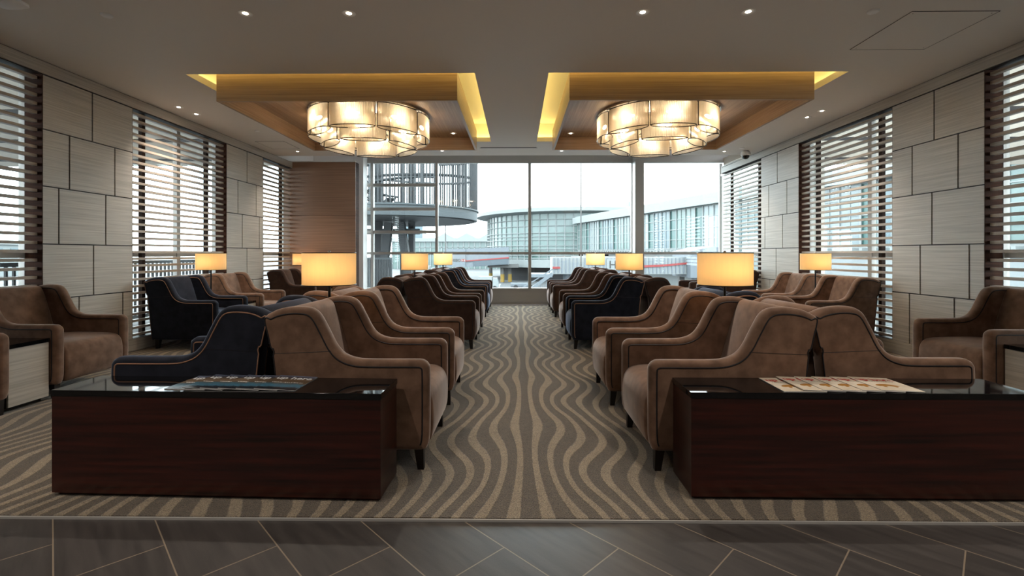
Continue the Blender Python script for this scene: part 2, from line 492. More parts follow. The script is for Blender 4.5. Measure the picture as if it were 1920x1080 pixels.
wl = wall('wall_left', XL, -1, [(YB, LW0, back_j), (L1a, L1b, jl1), (L2a, L2b, jl2)],
     [(LW0, L1a, 1, 1), (L1b, L2a, 1, 1), (L2b, LE, 1, 0)], YB, LE)
wr = wall('wall_right', XR, 1, [(YB, RW0, back_j), (R1a, R1b, jr1), (R2a, R2b, jr2)],
     [(RW0, R1a, 1, 1), (R1b, R2a, 1, 1)], YB, RE)

# glazing of the side openings: window frames with panes
def side_window(n, X, sgn, ya, yb, mull):
    gx = X + sgn*.21
    mb = MB()
    for y in [ya-.03, yb+.03] + mull:
        mb.box(gx-.03, gx+.03, y-.035, y+.035, 0.0, 3.3)
    for z in (.12, 1.19, 3.02):
        mb.box(gx-.02, gx+.02, ya, yb, z-.03, z+.03)
    fr = mb.build('window_%d' % n, M['alu_dark']); struct(fr)
    mb = MB(); mb.box(gx-.004, gx+.004, ya, yb, .12, 3.02)
    p = mb.build('pane', M['glass'], fr)
    return fr
side_window(2, XL, -1, LW0, L1a, [3.55])
side_window(3, XL, -1, L1b, L2a, [6.72])
side_window(4, XL, -1, L2b, LE, [])
side_window(5, XR, 1, RW0, R1a, [3.5])
side_window(6, XR, 1, R1b, R2a, [6.35])
side_window(7, XR, 1, R2b, RE+.5, [])

# louvres
def louver(X, sgn, ya, yb, posts, label, overhang=0):
    root = thing('louver_screen', label, 'louver screen', (X+sgn*.07, (ya+yb)/2, .165), 0, 'horizontal louver screens in the side windows')
    mb = MB(); h = 2.81; n = 33; half = (yb-ya)/2
    for k in range(n):
        z = .02 + k*.0855
        if z+.026 > h: break
        mb.box(-.026, .026, -half+.012, half-.012+overhang, z, z+.029)
    mb.build('slats', M['slat'], root)
    for py in posts:
        pm = MB(); y = py-(ya+yb)/2
        pm.box(min(sgn*.026, sgn*.075), max(sgn*.026, sgn*.075), y-.026, y+.026, 0, h)
        pm.build('post', M['post'], root)
    return root
louver(XL, -1, LW0, L1a, [4.25, 3.0], 'slatted louver screen behind the nearest wall armchairs, by the left edge')
louver(XL, -1, L1b, L2a, [5.98, 7.22], 'wide slatted louver screen in the middle of the left wall, behind the navy armchair')
louver(XL, -1, L2b, LE, [8.80, 9.5], 'narrow louver screen at the far left wall next to the brown wall')
louver(XR, 1, RW0, R1a, [4.2, 3.0], 'slatted wooden louver screen at the right edge of the photo')
louver(XR, 1, R1b, R2a, [6.06, 7.33], 'wide slatted louver screen in the middle of the right wall, behind the wall lamp')
louver(XR, 1, R2b, RE, [9.08, 10.25], 'narrow pale louver screen at the far right wall by the dome camera', .03)

# back left wooden wall, back wall behind the camera
mb = MB(); xw0, xw1 = XL-.2, -3.36
mb.cur = 1; mb.box(xw0, xw1-.002, LE+.012, LE+.22, 0, ZC+.0)
mb.cur = 0
for (z0, z1) in ((0, .16), (.168, 1.10), (1.106, 2.0), (2.006, ZC-.004)):
    mb.box(xw0, xw1, LE, LE+.012, z0, z1)
struct(mb.build('wall_back_left', [M['wood_wall'], M['jamb']]))
mb = MB(); mb.box(XL-.2, XR+.2, YB-.1, YB, 0, ZC); struct(mb.build('wall_behind', M['panel']))

# ceiling with two openings
HX = [(-3.53, -.45), (.33, 3.47)]; HY = (4.98, 8.03)
YC = 9.16
mb = MB()
zt = ZC+.075
for (a, b) in ((XL-.2, HX[0][0]), (HX[0][1], HX[1][0]), (HX[1][1], XR+.2)):
    mb.box(a, b, HY[0], HY[1], ZC, zt)
mb.box(XL-.2, XR+.2, YB-.1, HY[0], ZC, zt); mb.box(XL-.2, XR+.2, HY[1], YC, ZC, zt)
mb.box(XL-.2, XR+.2, YC-.05, YC, zt, 3.62)              # step up to the raised strip
mb.box(XL-.2, XR+1.4, YC-.05, YG+.3, 3.62, 3.7)
struct(mb.build('ceiling', M['paint']))
# flat canopies added outside both side walls to darken the upper windows
for (xa_, xb_) in ((XL-10.5, XL-.26), (XR+.26, XR+9.0)):
    mb = MB(); mb.box(xa_, xb_, YB, 11.0, 3.26, 3.42)
    mb.cur = 1
    for k in range(6):
        yk = 1.4+1.75*k; mb.box(xa_+.1, xb_-.1, yk, yk+.22, 3.252, 3.26)
    struct(mb.build('ceiling', [M['canopy'], M['panel_dark']]), 'flat grey canopy added outside to darken the upper side windows')
# side cheeks of the raised strip
mb = MB(); mb.box(XL-.25, XL-.17, YC, YG+.2, ZC, 3.62)
mb.box(XL-.2, -3.36, LE+.0, LE+.03, ZC, ZC+.02)
mb.box(XL-.25, -3.72, YG+.06, YG+.12, 0, 3.62)
struct(mb.build('trim_1', M['paint']))
mb = MB(); mb.box(XR, XR+WT, YC, RE, ZC, ZC+.03); mb.box(XR+1.32, XR+1.4, YC, YG+.2, 0, 3.62)
struct(mb.build('trim_2', M['panel']))
for i, (a, b) in enumerate(HX):
    mb = MB(); e = .16; z0, z1 = zt, 3.46
    mb.box(a-e-.03, a-e, HY[0]-e, HY[1]+e, z0, z1); mb.box(b+e, b+e+.03, HY[0]-e, HY[1]+e, z0, z1)
    mb.box(a-e-.03, b+e+.03, HY[0]-e-.03, HY[0]-e, z0, z1); mb.box(a-e-.03, b+e+.03, HY[1]+e, HY[1]+e+.03, z0, z1)
    mb.box(a-e-.03, b+e+.03, HY[0]-e-.03, HY[1]+e+.03, z1, z1+.04)
    struct(mb.build('ceiling', M['paint_in']))
    mb = MB(); q = .10
    mb.box(a-q, b+q, HY[0]-q-.02, HY[0]-q+.01, zt+.001, zt+.016); mb.box(a-q, b+q, HY[1]+q-.01, HY[1]+q+.02, zt+.001, zt+.016)
    mb.box(a-q-.02, a-q+.01, HY[0]-q+.02, HY[1]+q-.02, zt+.001, zt+.016); mb.box(b+q-.01, b+q+.02, HY[0]-q+.02, HY[1]+q-.02, zt+.001, zt+.016)
    side = ('left', 'right')[i]
    tag(mb.build('light_strip', M['led']), 'hidden warm yellow light strip glowing round the %s ceiling recess' % side, 'light', 'cove light strips')
    cx = (a+b)/2; w = 1.33; y0, y1 = 5.17, 7.67; zb = 2.882
    rt = thing('ceiling_coffer', 'square wooden box dropped from the ceiling round the %s chandelier' % side, 'ceiling coffer', (cx, (y0+y1)/2, zb), 0, 'dropped wooden ceiling boxes')
    hy = (y1-y0)/2; T = .03
    for (p0, p1) in ((-hy, -hy+T), (hy-T, hy)):
        fm = MB(); fm.box(-w, w, p0, p1, 0, .32); fm.build('fascia', M['coffer'], rt)
    for (p0, p1) in ((-w, -w+T), (w-T, w)):
        fm = MB(); fm.box(p0, p1, -hy+T, hy-T, 0, .32); fm.build('side_panel', M['coffer_side'], rt)
    fm = MB(); fm.box(-w+T, w-T, -hy+T, hy-T, .205, .235); fm.build('soffit', M['coffer_side'], rt)
    fm = MB(); fm.box(-w+.1, w-.1, -hy+.1, hy-.1, .235, .32); fm.box(-.6, .6, -.6, .6, .32, 3.46-zb); fm.build('hanger', M['paint_in'], rt)

# ------------------------------------------------------------------ back glass wall
mb = MB()
def bx(px, d=11.1): return (px-970)/885*d
zs, zh = .385, 3.33
xa, xb = -3.72, XR+1.35
mb.box(xa, xb, YG-.05, YG+.05, zh, 3.62)                     # head
mb.box(xa, xb, YG-.06, YG+.06, .36, .40)                     # sill rail
mb.box(xa, xb, YG-.05, YG+.05, 1.185, 1.245)                 # eye level rail
verts_ = [(698, .06), (819, .06), (993, .07), (1184, .05), (1430, .06)]
for px, w in verts_:
    x = bx(px); mb.box(x-w/2, x+w/2, YG-.07, YG+.05, .36, zh)
for y in (347, 392, 435):
    z = 1.2+(476-y)/885*11.1
    mb.box(bx(668), bx(819), YG-.05, YG+.04, z-.035, z+.035)
w1 = mb.build('window_1', M['alu_dark']); struct(w1)
mb = MB(); mb.box(xa, xb, YG-.03, YG+.03, .03, .36); mb.build('spandrel', M['alu'], w1)
xs_ = [xa]+[bx(p) for p, _ in verts_]+[xb]
for i in range(len(xs_)-1):
    mb = MB(); mb.box(xs_[i]+.03, xs_[i+1]-.03, YG+.0, YG+.012, .40, zh); mb.build('pane', M['glass'], w1)
mb = MB(); mb.box(xa, xb, YG-.12, YG-.06, .014, .05); struct(mb.build('baseboard_back', M['alu_dark']))
# white column on the left, grey column on the right
mb = MB(); mb.box(-3.70, -3.50, YG-.42, YG-.14, .014, 3.60)
tag(mb.build('column', M['steel_white']), 'white square column standing between brown wall and window', 'column')
mb = MB(); mb.box(2.67, 2.87, YG-.38, YG-.13, .014, 3.60); mb.beam((2.77, YG-.3, 3.5), (2.95, YC+.02, 3.5), .12, .16)
tag(mb.build('column', M['alu_dark']), 'grey steel column in front of the window wall, right of centre', 'column')

# ------------------------------------------------------------------ ceiling fittings
def cpos(px, y, z=ZC):
    d = (z-1.2)*885/(476-y); X = (px-970)/885*d
    return X, d + X*.0113
dl_proto = None
def downlight(px, y, label, z=ZC, e=None):
    X, Y = cpos(px, y, z)
    global dl_proto
    if dl_proto is None:
        r = thing('downlight', label, 'ceiling light', (X, Y, z), 0, 'round recessed downlights')
        m1 = MB(); m1.lathe((0,0,0), [(.021,-.0006), (.036,-.001), (.048,-.004), (.052,-.003), (.0525,0)], 28); m1.build('trim_ring', M['trimring'], r, smooth=True)
        m2 = MB(); m2.lathe((0,0,0), [(.0001,-.0015), (.019,-.0022), (.022,-.0005)], 24); m2.build('lens', M['down'], r)
        dl_proto = r
    else:
        r = copy_tree(dl_proto); r.location = (X, Y, z); r['label'] = label
    l = bpy.data.lights.new('downlight_or_fill_beam', 'SPOT'); l.energy = e or 40; l.color = (1, .89, .77); l.spot_size = R(95); l.spot_blend = .8; l.shadow_soft_size = .03
    lo = bpy.data.objects.new('downlight_or_fill_beam', l); COL.objects.link(lo); lo.location = (X, Y, z-.012)
    return r
for px, y, lab in [(460,25,'round lit downlight, leftmost of the four near the top edge'), (654,25,'round lit downlight above the left chandelier near the top edge'),
                   (1205,23,'round lit downlight above the right chandelier near the top edge'), (1403,22,'round lit downlight, rightmost of the four near the top edge'),
                   (335,201,'small downlight by the left wall, nearer of a pair'), (368,214,'small downlight by the left wall, farther of a pair'),
                   (1541,208,'small downlight by the right wall, nearer of a pair'), (1513,220,'small downlight by the right wall, farther of a pair'),
                   (558,284,'small downlight at the far end of the ceiling, left side'), (1358,284,'small downlight at the far end of the ceiling by the dome camera'),
                   (829,283,'small downlight just behind the left ceiling box'), (1053,283,'small downlight just behind the right ceiling box')]:
    downlight(px, y, lab)
downlight(850, 250, 'small downlight inside the left ceiling box beside the chandelier', 3.087, 8)
downlight(1070, 250, 'small downlight inside the right ceiling box beside the chandelier', 3.087, 8)
# unseen spots added behind the camera, without fittings, to light the console fronts
for (x, y) in ((-3,.8),(-1.5,.8),(1.5,.8),(3,.8),(-3,-1),(0,-1),(3,-1)):
    l = bpy.data.lights.new('downlight_or_fill_beam', 'SPOT'); l.energy = 55; l.color = (1,.9,.78); l.spot_size = R(120); l.spot_blend = .8; l.shadow_soft_size = .05
    lo = bpy.data.objects.new('downlight_or_fill_beam', l); COL.objects.link(lo); lo.location = (x, y, ZC-.02)

def disc(px, y, r, label):
    X, Y = cpos(px, y); m = MB(); m.lathe((0,0,0), [(.0001,-.012), (r*.85,-.012), (r,-.006), (r,0)], 28)
    o = m.build('ceiling_cover', M['plastic'], None, (X, Y, ZC), True); tag(o, label, 'ceiling cover', 'white round ceiling covers'); return o
disc(200, 28, .042, 'white round ceiling cover near the top left corner')
disc(1637, 21, .042, 'white round ceiling cover beside the square access panel')
disc(482, 245, .035, 'white round ceiling cover above the left far wall panels')
disc(1391, 277, .04, 'white round ceiling cover right above the dome camera')
X, Y = cpos(12, -2)
r_ = thing('ceiling_access_point', 'white rounded plastic device with a blue light in the top left corner', 'access point', (X-.02, Y, ZC))
m = MB(); ol = catmull([(-.1,-.07),(-.06,-.1),(.06,-.1),(.1,-.07),(.1,.07),(.06,.1),(-.06,.1),(-.1,.07)], 4)
n_ = len(ol); vs = [(p[0]*1.05, p[1]*1.05, 0) for p in ol]+[(p[0]*1.05, p[1]*1.05, -.02) for p in ol]+[(p[0]*.8, p[1]*.8, -.038) for p in ol]
fs = [(i,(i+1)%n_,(i+1)%n_+n_,i+n_) for i in range(n_)]+[(i+n_,(i+1)%n_+n_,(i+1)%n_+2*n_,i+2*n_) for i in range(n_)]+[tuple(range(2*n_,3*n_)), tuple(range(n_))]
m.add(vs, fs); m.build('housing', M['plastic'], r_, None, True, 50)
m = MB(); m.box(.0, .02, -.085, -.075, -.034, -.028); m.build('indicator_light', M['blueled'], r_)
# access panels
def apanel(c, label):
    m = MB(); xs = [p[0] for p in c]; ys = [p[1] for p in c]
    x0, x1, y0, y1 = min(xs), max(xs), min(ys), max(ys)
    g = .004
    m.box(x0, x1, y0, y0+g, ZC-.003, ZC); m.box(x0, x1, y1-g, y1, ZC-.003, ZC); m.box(x0, x0+g, y0, y1, ZC-.003, ZC); m.box(x1-g, x1, y0, y1, ZC-.003, ZC)
    m.cur = 1; m.box(x0+g, x1-g, y0+g, y1-g, ZC-.002, ZC)
    for (a, b) in ((.05,.05),(.95,.05),(.05,.95),(.95,.95)):
        m.cur = 0; m.cyl((x0+(x1-x0)*a, y0+(y1-y0)*b), .004, ZC-.003, ZC-.002, 8)
    tag(m.build('ceiling_access_panel', [M['panel_dark'], M['paint']]), label, 'access panel')
apanel([cpos(1710,21), cpos(1595,93), cpos(1733,92)], 'flat square access hatch in the ceiling at upper right')
apanel([cpos(478,265), cpos(533,265), cpos(516,279)], 'small access hatch in the ceiling by the left wall')
# air slots
m = MB(); m.box(-.66, .34, 8.46, 8.50, ZC-.004, ZC); m.cur = 1; m.box(-.68, .36, 8.50, 8.515, ZC-.006, ZC)
tag(m.build('ceiling_air_slot', [M['panel_dark'], M['alu']]), 'long thin air slot across the ceiling between the two wooden boxes', 'air slot')
# dome camera
X, Y = cpos(1398, 283)
r_ = thing('ceiling_camera', 'white dome security camera hanging under the ceiling at far right', 'security camera', (X+.0, Y, ZC))
m = MB(); m.lathe((0,0,0), [(.0001,0),(.055,0),(.075,-.02),(.085,-.05),(.085,-.075),(.07,-.09),(.06,-.09)], 24); m.build('housing', M['plastic'], r_, None, True)
m = MB(); m.lathe((0,0,0), [(.065,-.088),(.062,-.115),(.045,-.14),(.02,-.152),(.0001,-.155)], 24); m.build('dome', M['black_glass'], r_, None, True)

# ------------------------------------------------------------------ chandeliers
def drum_mesh(a, b, h, ribs=84):
    o = []
    n = ribs*4
    for i in range(n):
        t = 2*PI*i/n
        x, y = a*math.cos(t), b*math.sin(t)
        nx, ny = math.cos(t)/a, math.sin(t)/b; L_ = math.hypot(nx, ny); nx /= L_; ny /= L_
        k = .0075*abs(math.sin(PI*i/4.0))
        o.append((x+nx*k, y+ny*k))
    m = MB(); vs = [(p[0], p[1], 0) for p in o]+[(p[0], p[1], h) for p in o]
    m.add(vs, [(i,(i+1)%n,(i+1)%n+n,i+n) for i in range(n)])
    return m
def ell(a, b, z, n=48): return [(a*math.cos(2*PI*i/n), b*math.sin(2*PI*i/n), z) for i in range(n)]
def chandelier(cx, cy, side, rot2):
    zt_ = 2.882+.205
    r = thing('chandelier', 'two-tier round chandelier of glowing ribbed glass ovals in the %s ceiling box' % side, 'chandelier', (cx, cy, zt_), 0, 'round ribbed glass chandeliers')
    m = MB(); m.cyl((0,0), .80, -.030, 0, 64); m.build('ceiling_plate', M['chrome'], r)
    specs = [(8, .70, -.045, -.335, .272, .085, -90), (6, .53, -.15, -.455, .272, .085, -90+rot2)]
    first = {}
    for (n, rad, ztop, zbot, a, b, off) in specs:
        h = ztop-zbot
        pd = None
        for k in range(n):
            an = R(off+360*k/n)
            if pd is None:
                d = drum_mesh(a, b, h).build('glass_drum', M['rods'], r)
                f = MB(); f.tube(ell(a+.004, b+.004, 0), .0055, 6, True); f.tube(ell(a+.004, b+.004, h), .0055, 6, True)
                for s in (-1, 1): f.tube([(s*(a+.005), 0, 0), (s*(a+.005), 0, h)], .006, 6)
                f.tube([(-a, 0, h), (a, 0, h)], .005, 6)
                f.build('rim', M['rim'], d, None, True)
                u = MB(); u.sphere((0,0,h*.55), .020, 10, 6); u.v = [(p[0]*4.5, p[1], p[2]) for p in u.v]; u.build('bulb', M['chbulb'], d)
                for s in (-.1, .1): pass
                st = MB(); st.tube([(0,0,h*.55), (0,0,h-ztop-.03)], .005, 6); st.build('stem', M['chrome'], d)
                pd = d
            else: d = copy_tree(pd, r)
            d.location = (rad*math.cos(an), rad*math.sin(an), zbot); d.rotation_euler = (0, 0, an+PI/2)
            d['label'] = 'ribbed glass oval of the %s tier' % ('upper' if n == 8 else 'lower')
    return r
chandelier(-2.0, 6.40, 'left', 8)
chandelier(1.88, 6.40, 'right', -6)

# ------------------------------------------------------------------ armchairs
ARM = [(.002,.850),(.035,.880),(.085,.899),(.15,.909),(.215,.908),(.262,.895),(.300,.860),(.345,.777),(.385,.700),(.428,.652),(.490,.627),(.56,.620),
       (.70,.619),(.84,.619),(.874,.612),(.896,.592),(.904,.560),(.905,.45),(.905,.28),(.902,.19),(.890,.145),(.862,.126),(.70,.125),(.40,.125),(.13,.125),(.105,.130),
       (.095,.20),(.075,.40),(.050,.64),(.040,.672),(.020,.76)]
W = .735; AT = .088
DZ = .014
def low(o): return [(p[0], p[1]-DZ) for p in o]
out_s = low(catmull(ARM, 4))
def make_chair(fab, pipe):
    r = thing('armchair', 'armchair', 'armchair')
    for s in (-1, 1):
        ya, yb = sorted((s*W/2, s*(W/2-AT)))
        wt_ = rear_weights(out_s)
        m = MB(); rounded_extrude(m, out_s, ya, yb, .034, 4, wt_)
        a = m.build('arm', M[fab], r, None, True, 50)
        m = MB(); io = inset(out_s, .036, wt_)
        rng = [p for p in io[:] ]
        cut = 4*4  # keep the run over back, arm and front
        i_front = 4*20; i_rear = 4*26
        run = io[i_rear:] + io[:i_front+1]
        for y in (ya+.0005, yb-.0005):
            m.tube([(p[0], y, p[1]) for p in run], .0042, 6)
        m.build('piping', M[pipe], a, None, True, 80)
        m = MB(); ye = s*W/2; m.tube([(.05, ye, .642), (.20, ye, .647), (.372, ye, .655)], .0016, 5); m.build('seam', M['pipe_dark'], a)
    hi = W/2-AT+.004
    bo = catmull([(.020,.835),(.040,.872),(.075,.893),(.105,.893),(.132,.872),(.155,.82),(.20,.68),(.245,.52),(.275,.42),(.29,.33),(.29,.17),(.27,.14),(.14,.135),(.112,.15),(.10,.25),(.062,.63),(.046,.66),(.03,.75)], 4); bo = low(bo)
    m = MB(); rounded_extrude(m, bo, -hi, hi, .012, 2)
    b = m.build('backrest', M[fab], r, None, True, 50)
    m = MB(); m.tube([(.045,-hi,.651), (.045,hi,.651)], .004, 6); m.build('seam', M[pipe], b)
    so = catmull([(.27,.15),(.265,.40),(.30,.448),(.45,.462),(.65,.462),(.80,.455),(.865,.437),(.900,.395),(.912,.34),(.913,.25),(.905,.18),(.89,.145),(.84,.135),(.5,.135)], 4); so = low(so)
    m = MB(); rounded_extrude(m, so, -hi, hi, .02, 3)
    m.build('seat', M[fab], r, None, True, 50)
    for (x, sx) in ((.845, 0), (.16, 0)):
        for s in (-1, 1):
            m = MB(); y = s*(W/2-.045); a, c = .026, .017
            ox = .010 if x > .5 else -.012
            vs = [(x-c+ox,y-c,0),(x+c+ox,y-c,0),(x+c+ox,y+c,0),(x-c+ox,y+c,0),(x-a,y-a,.126),(x+a,y-a,.126),(x+a,y+a,.126),(x-a,y+a,.126)]
            m.add(vs, [(0,3,2,1),(4,5,6,7),(0,1,5,4),(1,2,6,5),(2,3,7,6),(3,0,4,7)])
            m.build('leg', M['leg'], r)
    return r
protos = {}
def chair(fab, rear_x, y0, face, label, group):
    """y0 = near face; face +1 looks towards +x"""
    if fab not in protos:
        r = make_chair(fab, 'pipe_tan' if fab == 'navy' else 'pipe_dark'); protos[fab] = r
    else: r = copy_tree(protos[fab])
    r.location = (rear_x, y0+W/2, .014); r.rotation_euler = (0,0,0 if face > 0 else PI)
    r['label'] = label; r['group'] = group
    return r
YS = [2.62, 3.67, 5.86, 6.94, 8.81, 9.88]
LI = [(-1.388,'tan'),(-1.40,'tan'),(-1.43,'brown'),(-1.435,'brown'),(-1.46,'navy'),(-1.465,'brown')]
RI = [(1.625,'tan'),(1.60,'tan'),(1.58,'navy'),(1.58,'brown'),(1.57,'brown'),(1.57,'brown')]
col_name = {'tan':'tan', 'brown':'dark brown', 'navy':'navy blue'}
LI_lab = ['tan armchair facing the aisle, right behind the left magazine table',
  'tan armchair just beyond the big left lamp, second of the left aisle row',
  'dark brown armchair opening the middle cluster of the left aisle row',
  'dark brown armchair beyond the middle lamp in the left aisle row',
  'navy armchair in the far cluster of the left aisle row',
  'dark brown armchair nearest the window in the left aisle row']
RI_lab = ['tan armchair facing the aisle, right behind the right magazine table',
  'tan armchair just beyond the big right lamp, second of the right aisle row',
  'navy armchair opening the middle cluster of the right aisle row',
  'dark brown armchair beyond the middle lamp in the right aisle row',
  'dark brown armchair first of the far cluster in the right aisle row',
  'dark brown armchair nearest the window in the right aisle row']
LO = [('navy','navy armchair with tan piping facing the left wall, its arm over the left magazine table'),
  ('tan','tan armchair facing the left wall, back to back with the second left aisle chair'),
  ('brown','dark brown armchair facing the left wall, first of the middle cluster'),
  ('brown','dark brown armchair facing the left wall beyond the middle left lamp'),
  ('brown','dark brown armchair facing the left wall, first of the far cluster'),
  ('brown','dark brown armchair facing the left wall, nearest the window')]
RO = [('tan','tan armchair facing the right wall, its arm over the right magazine table'),
  ('navy','navy armchair facing the right wall, behind the big right lamp'),
  ('brown','dark brown armchair facing the right wall, first of the middle cluster'),
  ('brown','dark brown armchair facing the right wall beyond the middle right lamp'),
  ('brown','dark brown armchair facing the right wall, first of the far cluster'),
  ('brown','dark brown armchair facing the right wall, nearest the window')]
for i in range(6):
    yi = YS[i]-.06 if i == 0 else YS[i]
    x, f = LI[i]; chair(f, x+.002, yi, 1, LI_lab[i], 'armchairs in the left double row')
    chair(LO[i][0], x-.002, YS[i], -1, LO[i][1], 'armchairs in the left double row')
    x, f = RI[i]; chair(f, x-.002, yi, -1, RI_lab[i], 'armchairs in the right double row')
    chair(RO[i][0], x+.002, YS[i], 1, RO[i][1], 'armchairs in the right double row')
GL = 'armchairs along the left wall'; GR = 'armchairs along the right wall'
XWL, XWR = -4.66, 4.50
chair('tan', XWL, 2.73, 1, 'tan armchair cut off at far left, nearer side of the pale end table', GL)
chair('tan', XWL, 3.80, 1, 'large tan armchair against the left wall, between pale end table and wall panels', GL)
chair('navy', XWL, 5.83, 1, 'navy armchair against the middle louver screen of the left wall', GL)
chair('tan', XWL, 6.90, 1, 'tan armchair against the left wall just beyond the wall lamp', GL)
chair('brown', XWL, 8.72, 1, 'brown armchair in the far left corner by the brown wall', GL)
chair('tan', XWR, 3.62, -1, 'large tan armchair against the right wall at the right edge of the photo', GR)
chair('tan', XWR, 5.88, -1, 'tan armchair against the louver screen, nearer side of the right wall lamp', GR)
chair('tan', XWR, 6.95, -1, 'tan armchair against the right wall just beyond the wall lamp', GR)
chair('brown', XWR, 8.82, -1, 'dark brown armchair at the far right wall, nearer of the last two', GR)
chair('brown', XWR, 9.88, -1, 'dark brown armchair at the far end of the right wall by the window', GR)

# ------------------------------------------------------------------ end tables
def end_table(x0, x1, y0, y1, label, front):
    """front: faces that carry the pale panel ('x+' or 'x-' or 'both')"""
    cx, cy = (x0+x1)/2, (y0+y1)/2; hx, hy = (x1-x0)/2, (y1-y0)/2
    r = thing('end_table', label, 'end table', (cx, cy, .014), 0, 'small end tables between armchairs')
    m = MB(); m.box(-hx+.012, hx-.012, -hy, hy, .03, .475); m.box(-hx+.05, hx-.05, -hy+.02, hy-.02, 0, .03); m.build('body', M['black'], r)
    for s in (-1, 1):
        if front == 'both' or (front == 'x+' and s > 0) or (front == 'x-' and s < 0):
            m = MB(); a, b = sorted((s*(hx-.012), s*hx)); m.box(a, b, -hy+.006, hy-.006, .035, .470); m.build('front_panel', M['panel'], r)
    m = MB(); m.box(-hx-.004, hx+.004, -hy, hy, .475, .503); m.build('table_top', M['black_glass'], r)
    return r
end_table(-4.66, -3.80, 3.475, 3.790, 'pale-fronted end table with black top at the left edge of the photo', 'x+')
end_table(-4.66, -3.84, 6.575, 6.890, 'pale-fronted end table under the left wall lamp', 'x+')
end_table(-4.66, -3.84, 9.47, LE-.01, 'end table in the far left corner carrying the corner lamp', 'x+')
end_table(3.68, 4.50, 3.295, 3.610, 'pale-fronted end table with black top at the right edge of the photo', 'x-')
end_table(3.68, 4.50, 6.625, 6.940, 'end table under the right wall lamp', 'x-')
TY = [(3.362, 3.664), (6.605, 6.930), (9.555, 9.870)]
ordn = ['nearest', 'middle', 'far']
for i, (a, b) in enumerate(TY):
    xl = LI[2*i][0]; xr = RI[2*i][0]
    end_table(xl-.80, xl+.80, a, b, '%s end table in the left double row under its lamp' % ordn[i], 'both')
    end_table(xr-.80, xr+.80, a, b, '%s end table in the right double row under its lamp' % ordn[i], 'both')

# ------------------------------------------------------------------ lamps
def make_lamp():
    r = thing('table_lamp', 'lamp', 'lamp')
    base = .503
    m = MB(); m.lathe((0,0,0), [(.0001,0),(.075,0),(.078,.006),(.07,.014),(.012,.02),(.0001,.02)], 32); m.build('base', M['black_metal'], r, None, True)
    m = MB(); m.cyl((0,0), .0095, .014, .66, 16); m.build('pole', M['black_metal'], r, None, True)
    h0, h1, rad = .455, .69, .19
    m = MB(); m.lathe((0,0,0), [(rad,h0),(rad,h1)], 64)
    s = m.build('lamp_shade', M['shade'], r, None, True)
    m = MB(); m.tube([(rad*math.cos(2*PI*i/64), rad*math.sin(2*PI*i/64), h0) for i in range(64)], .0035, 6, True); m.build('shade_ring', M['black_metal'], s, None, True)
    m = MB(); m.tube([(rad*math.cos(2*PI*i/64), rad*math.sin(2*PI*i/64), h1) for i in range(64)], .0035, 6, True)
    for k in range(3):
        a = 2*PI*k/3+.5; m.tube([(0,0,h1-.008), (rad*math.cos(a), rad*math.sin(a), h1-.002)], .002, 5)
    m.build('shade_ring', M['black_metal'], s, None, True)
    m = MB(); m.sphere((0,0,h1+.008), .011, 12, 8); m.cyl((0,0), .004, .655, h1+.004, 8); m.build('finial', M['chrome'], r, None, True)
    m = MB(); m.sphere((.0,-.055,.570), .030, 12, 8, 1.2); m.build('bulb', M['bulb'], r, None, True)
    return r
lamps = [(-1.40, 3.50, 'large glowing drum lamp at left, nearest on the left double row'), (1.53, 3.50, 'large glowing drum lamp at right, nearest on the right double row'),
         (-1.475, 6.77, 'middle drum lamp of the left double row'), (1.60, 6.77, 'middle drum lamp of the right double row'),
         (-1.53, 9.71, 'small far drum lamp of the left double row near the window'), (1.60, 9.71, 'small far drum lamp of the right double row near the window'),
         (-4.40, 6.73, 'drum lamp by the left wall louver screen'), (4.25, 6.78, 'drum lamp by the right wall louver screen'), (-4.40, 9.62, 'drum lamp in the far left corner on the brown wall')]
lp = None
for (x, y, lab) in lamps:
    if lp is None: lp = make_lamp(); o = lp
    else: o = copy_tree(lp)
    o.location = (x, y, .014+.503); o['label'] = lab; o['group'] = 'drum shade table lamps'

# ------------------------------------------------------------------ consoles and magazines
def console(cx, cy, rz, label):
    r = thing('console_table', label, 'console table', (cx, cy, .014), rz, 'long mahogany consoles')
    hx, hy = .814, .134
    m = MB(); m.box(-hx, hx, -hy, hy, .018, .487); m.box(-hx+.02, hx-.02, -hy+.02, hy-.02, 0, .018); m.build('body', M['console'], r)
    m = MB(); m.box(-hx, hx, -hy, hy, .487, .493); m.build('groove', M['black'], r)
    m = MB(); m.box(-hx-.004, hx+.004, -hy-.004, hy+.004, .493, .520)
    t = m.build('table_top', M['black_glass'], r)
    bv = t.modifiers.new('bevel', 'BEVEL'); bv.width = .002; bv.segments = 2
    return r
console(-1.462, 2.398, R(-1.5), 'long dark mahogany console with black top at left, dark magazines on it')
console(1.652, 2.412, R(-.3), 'long dark mahogany console with black top at right, cream magazines on it')

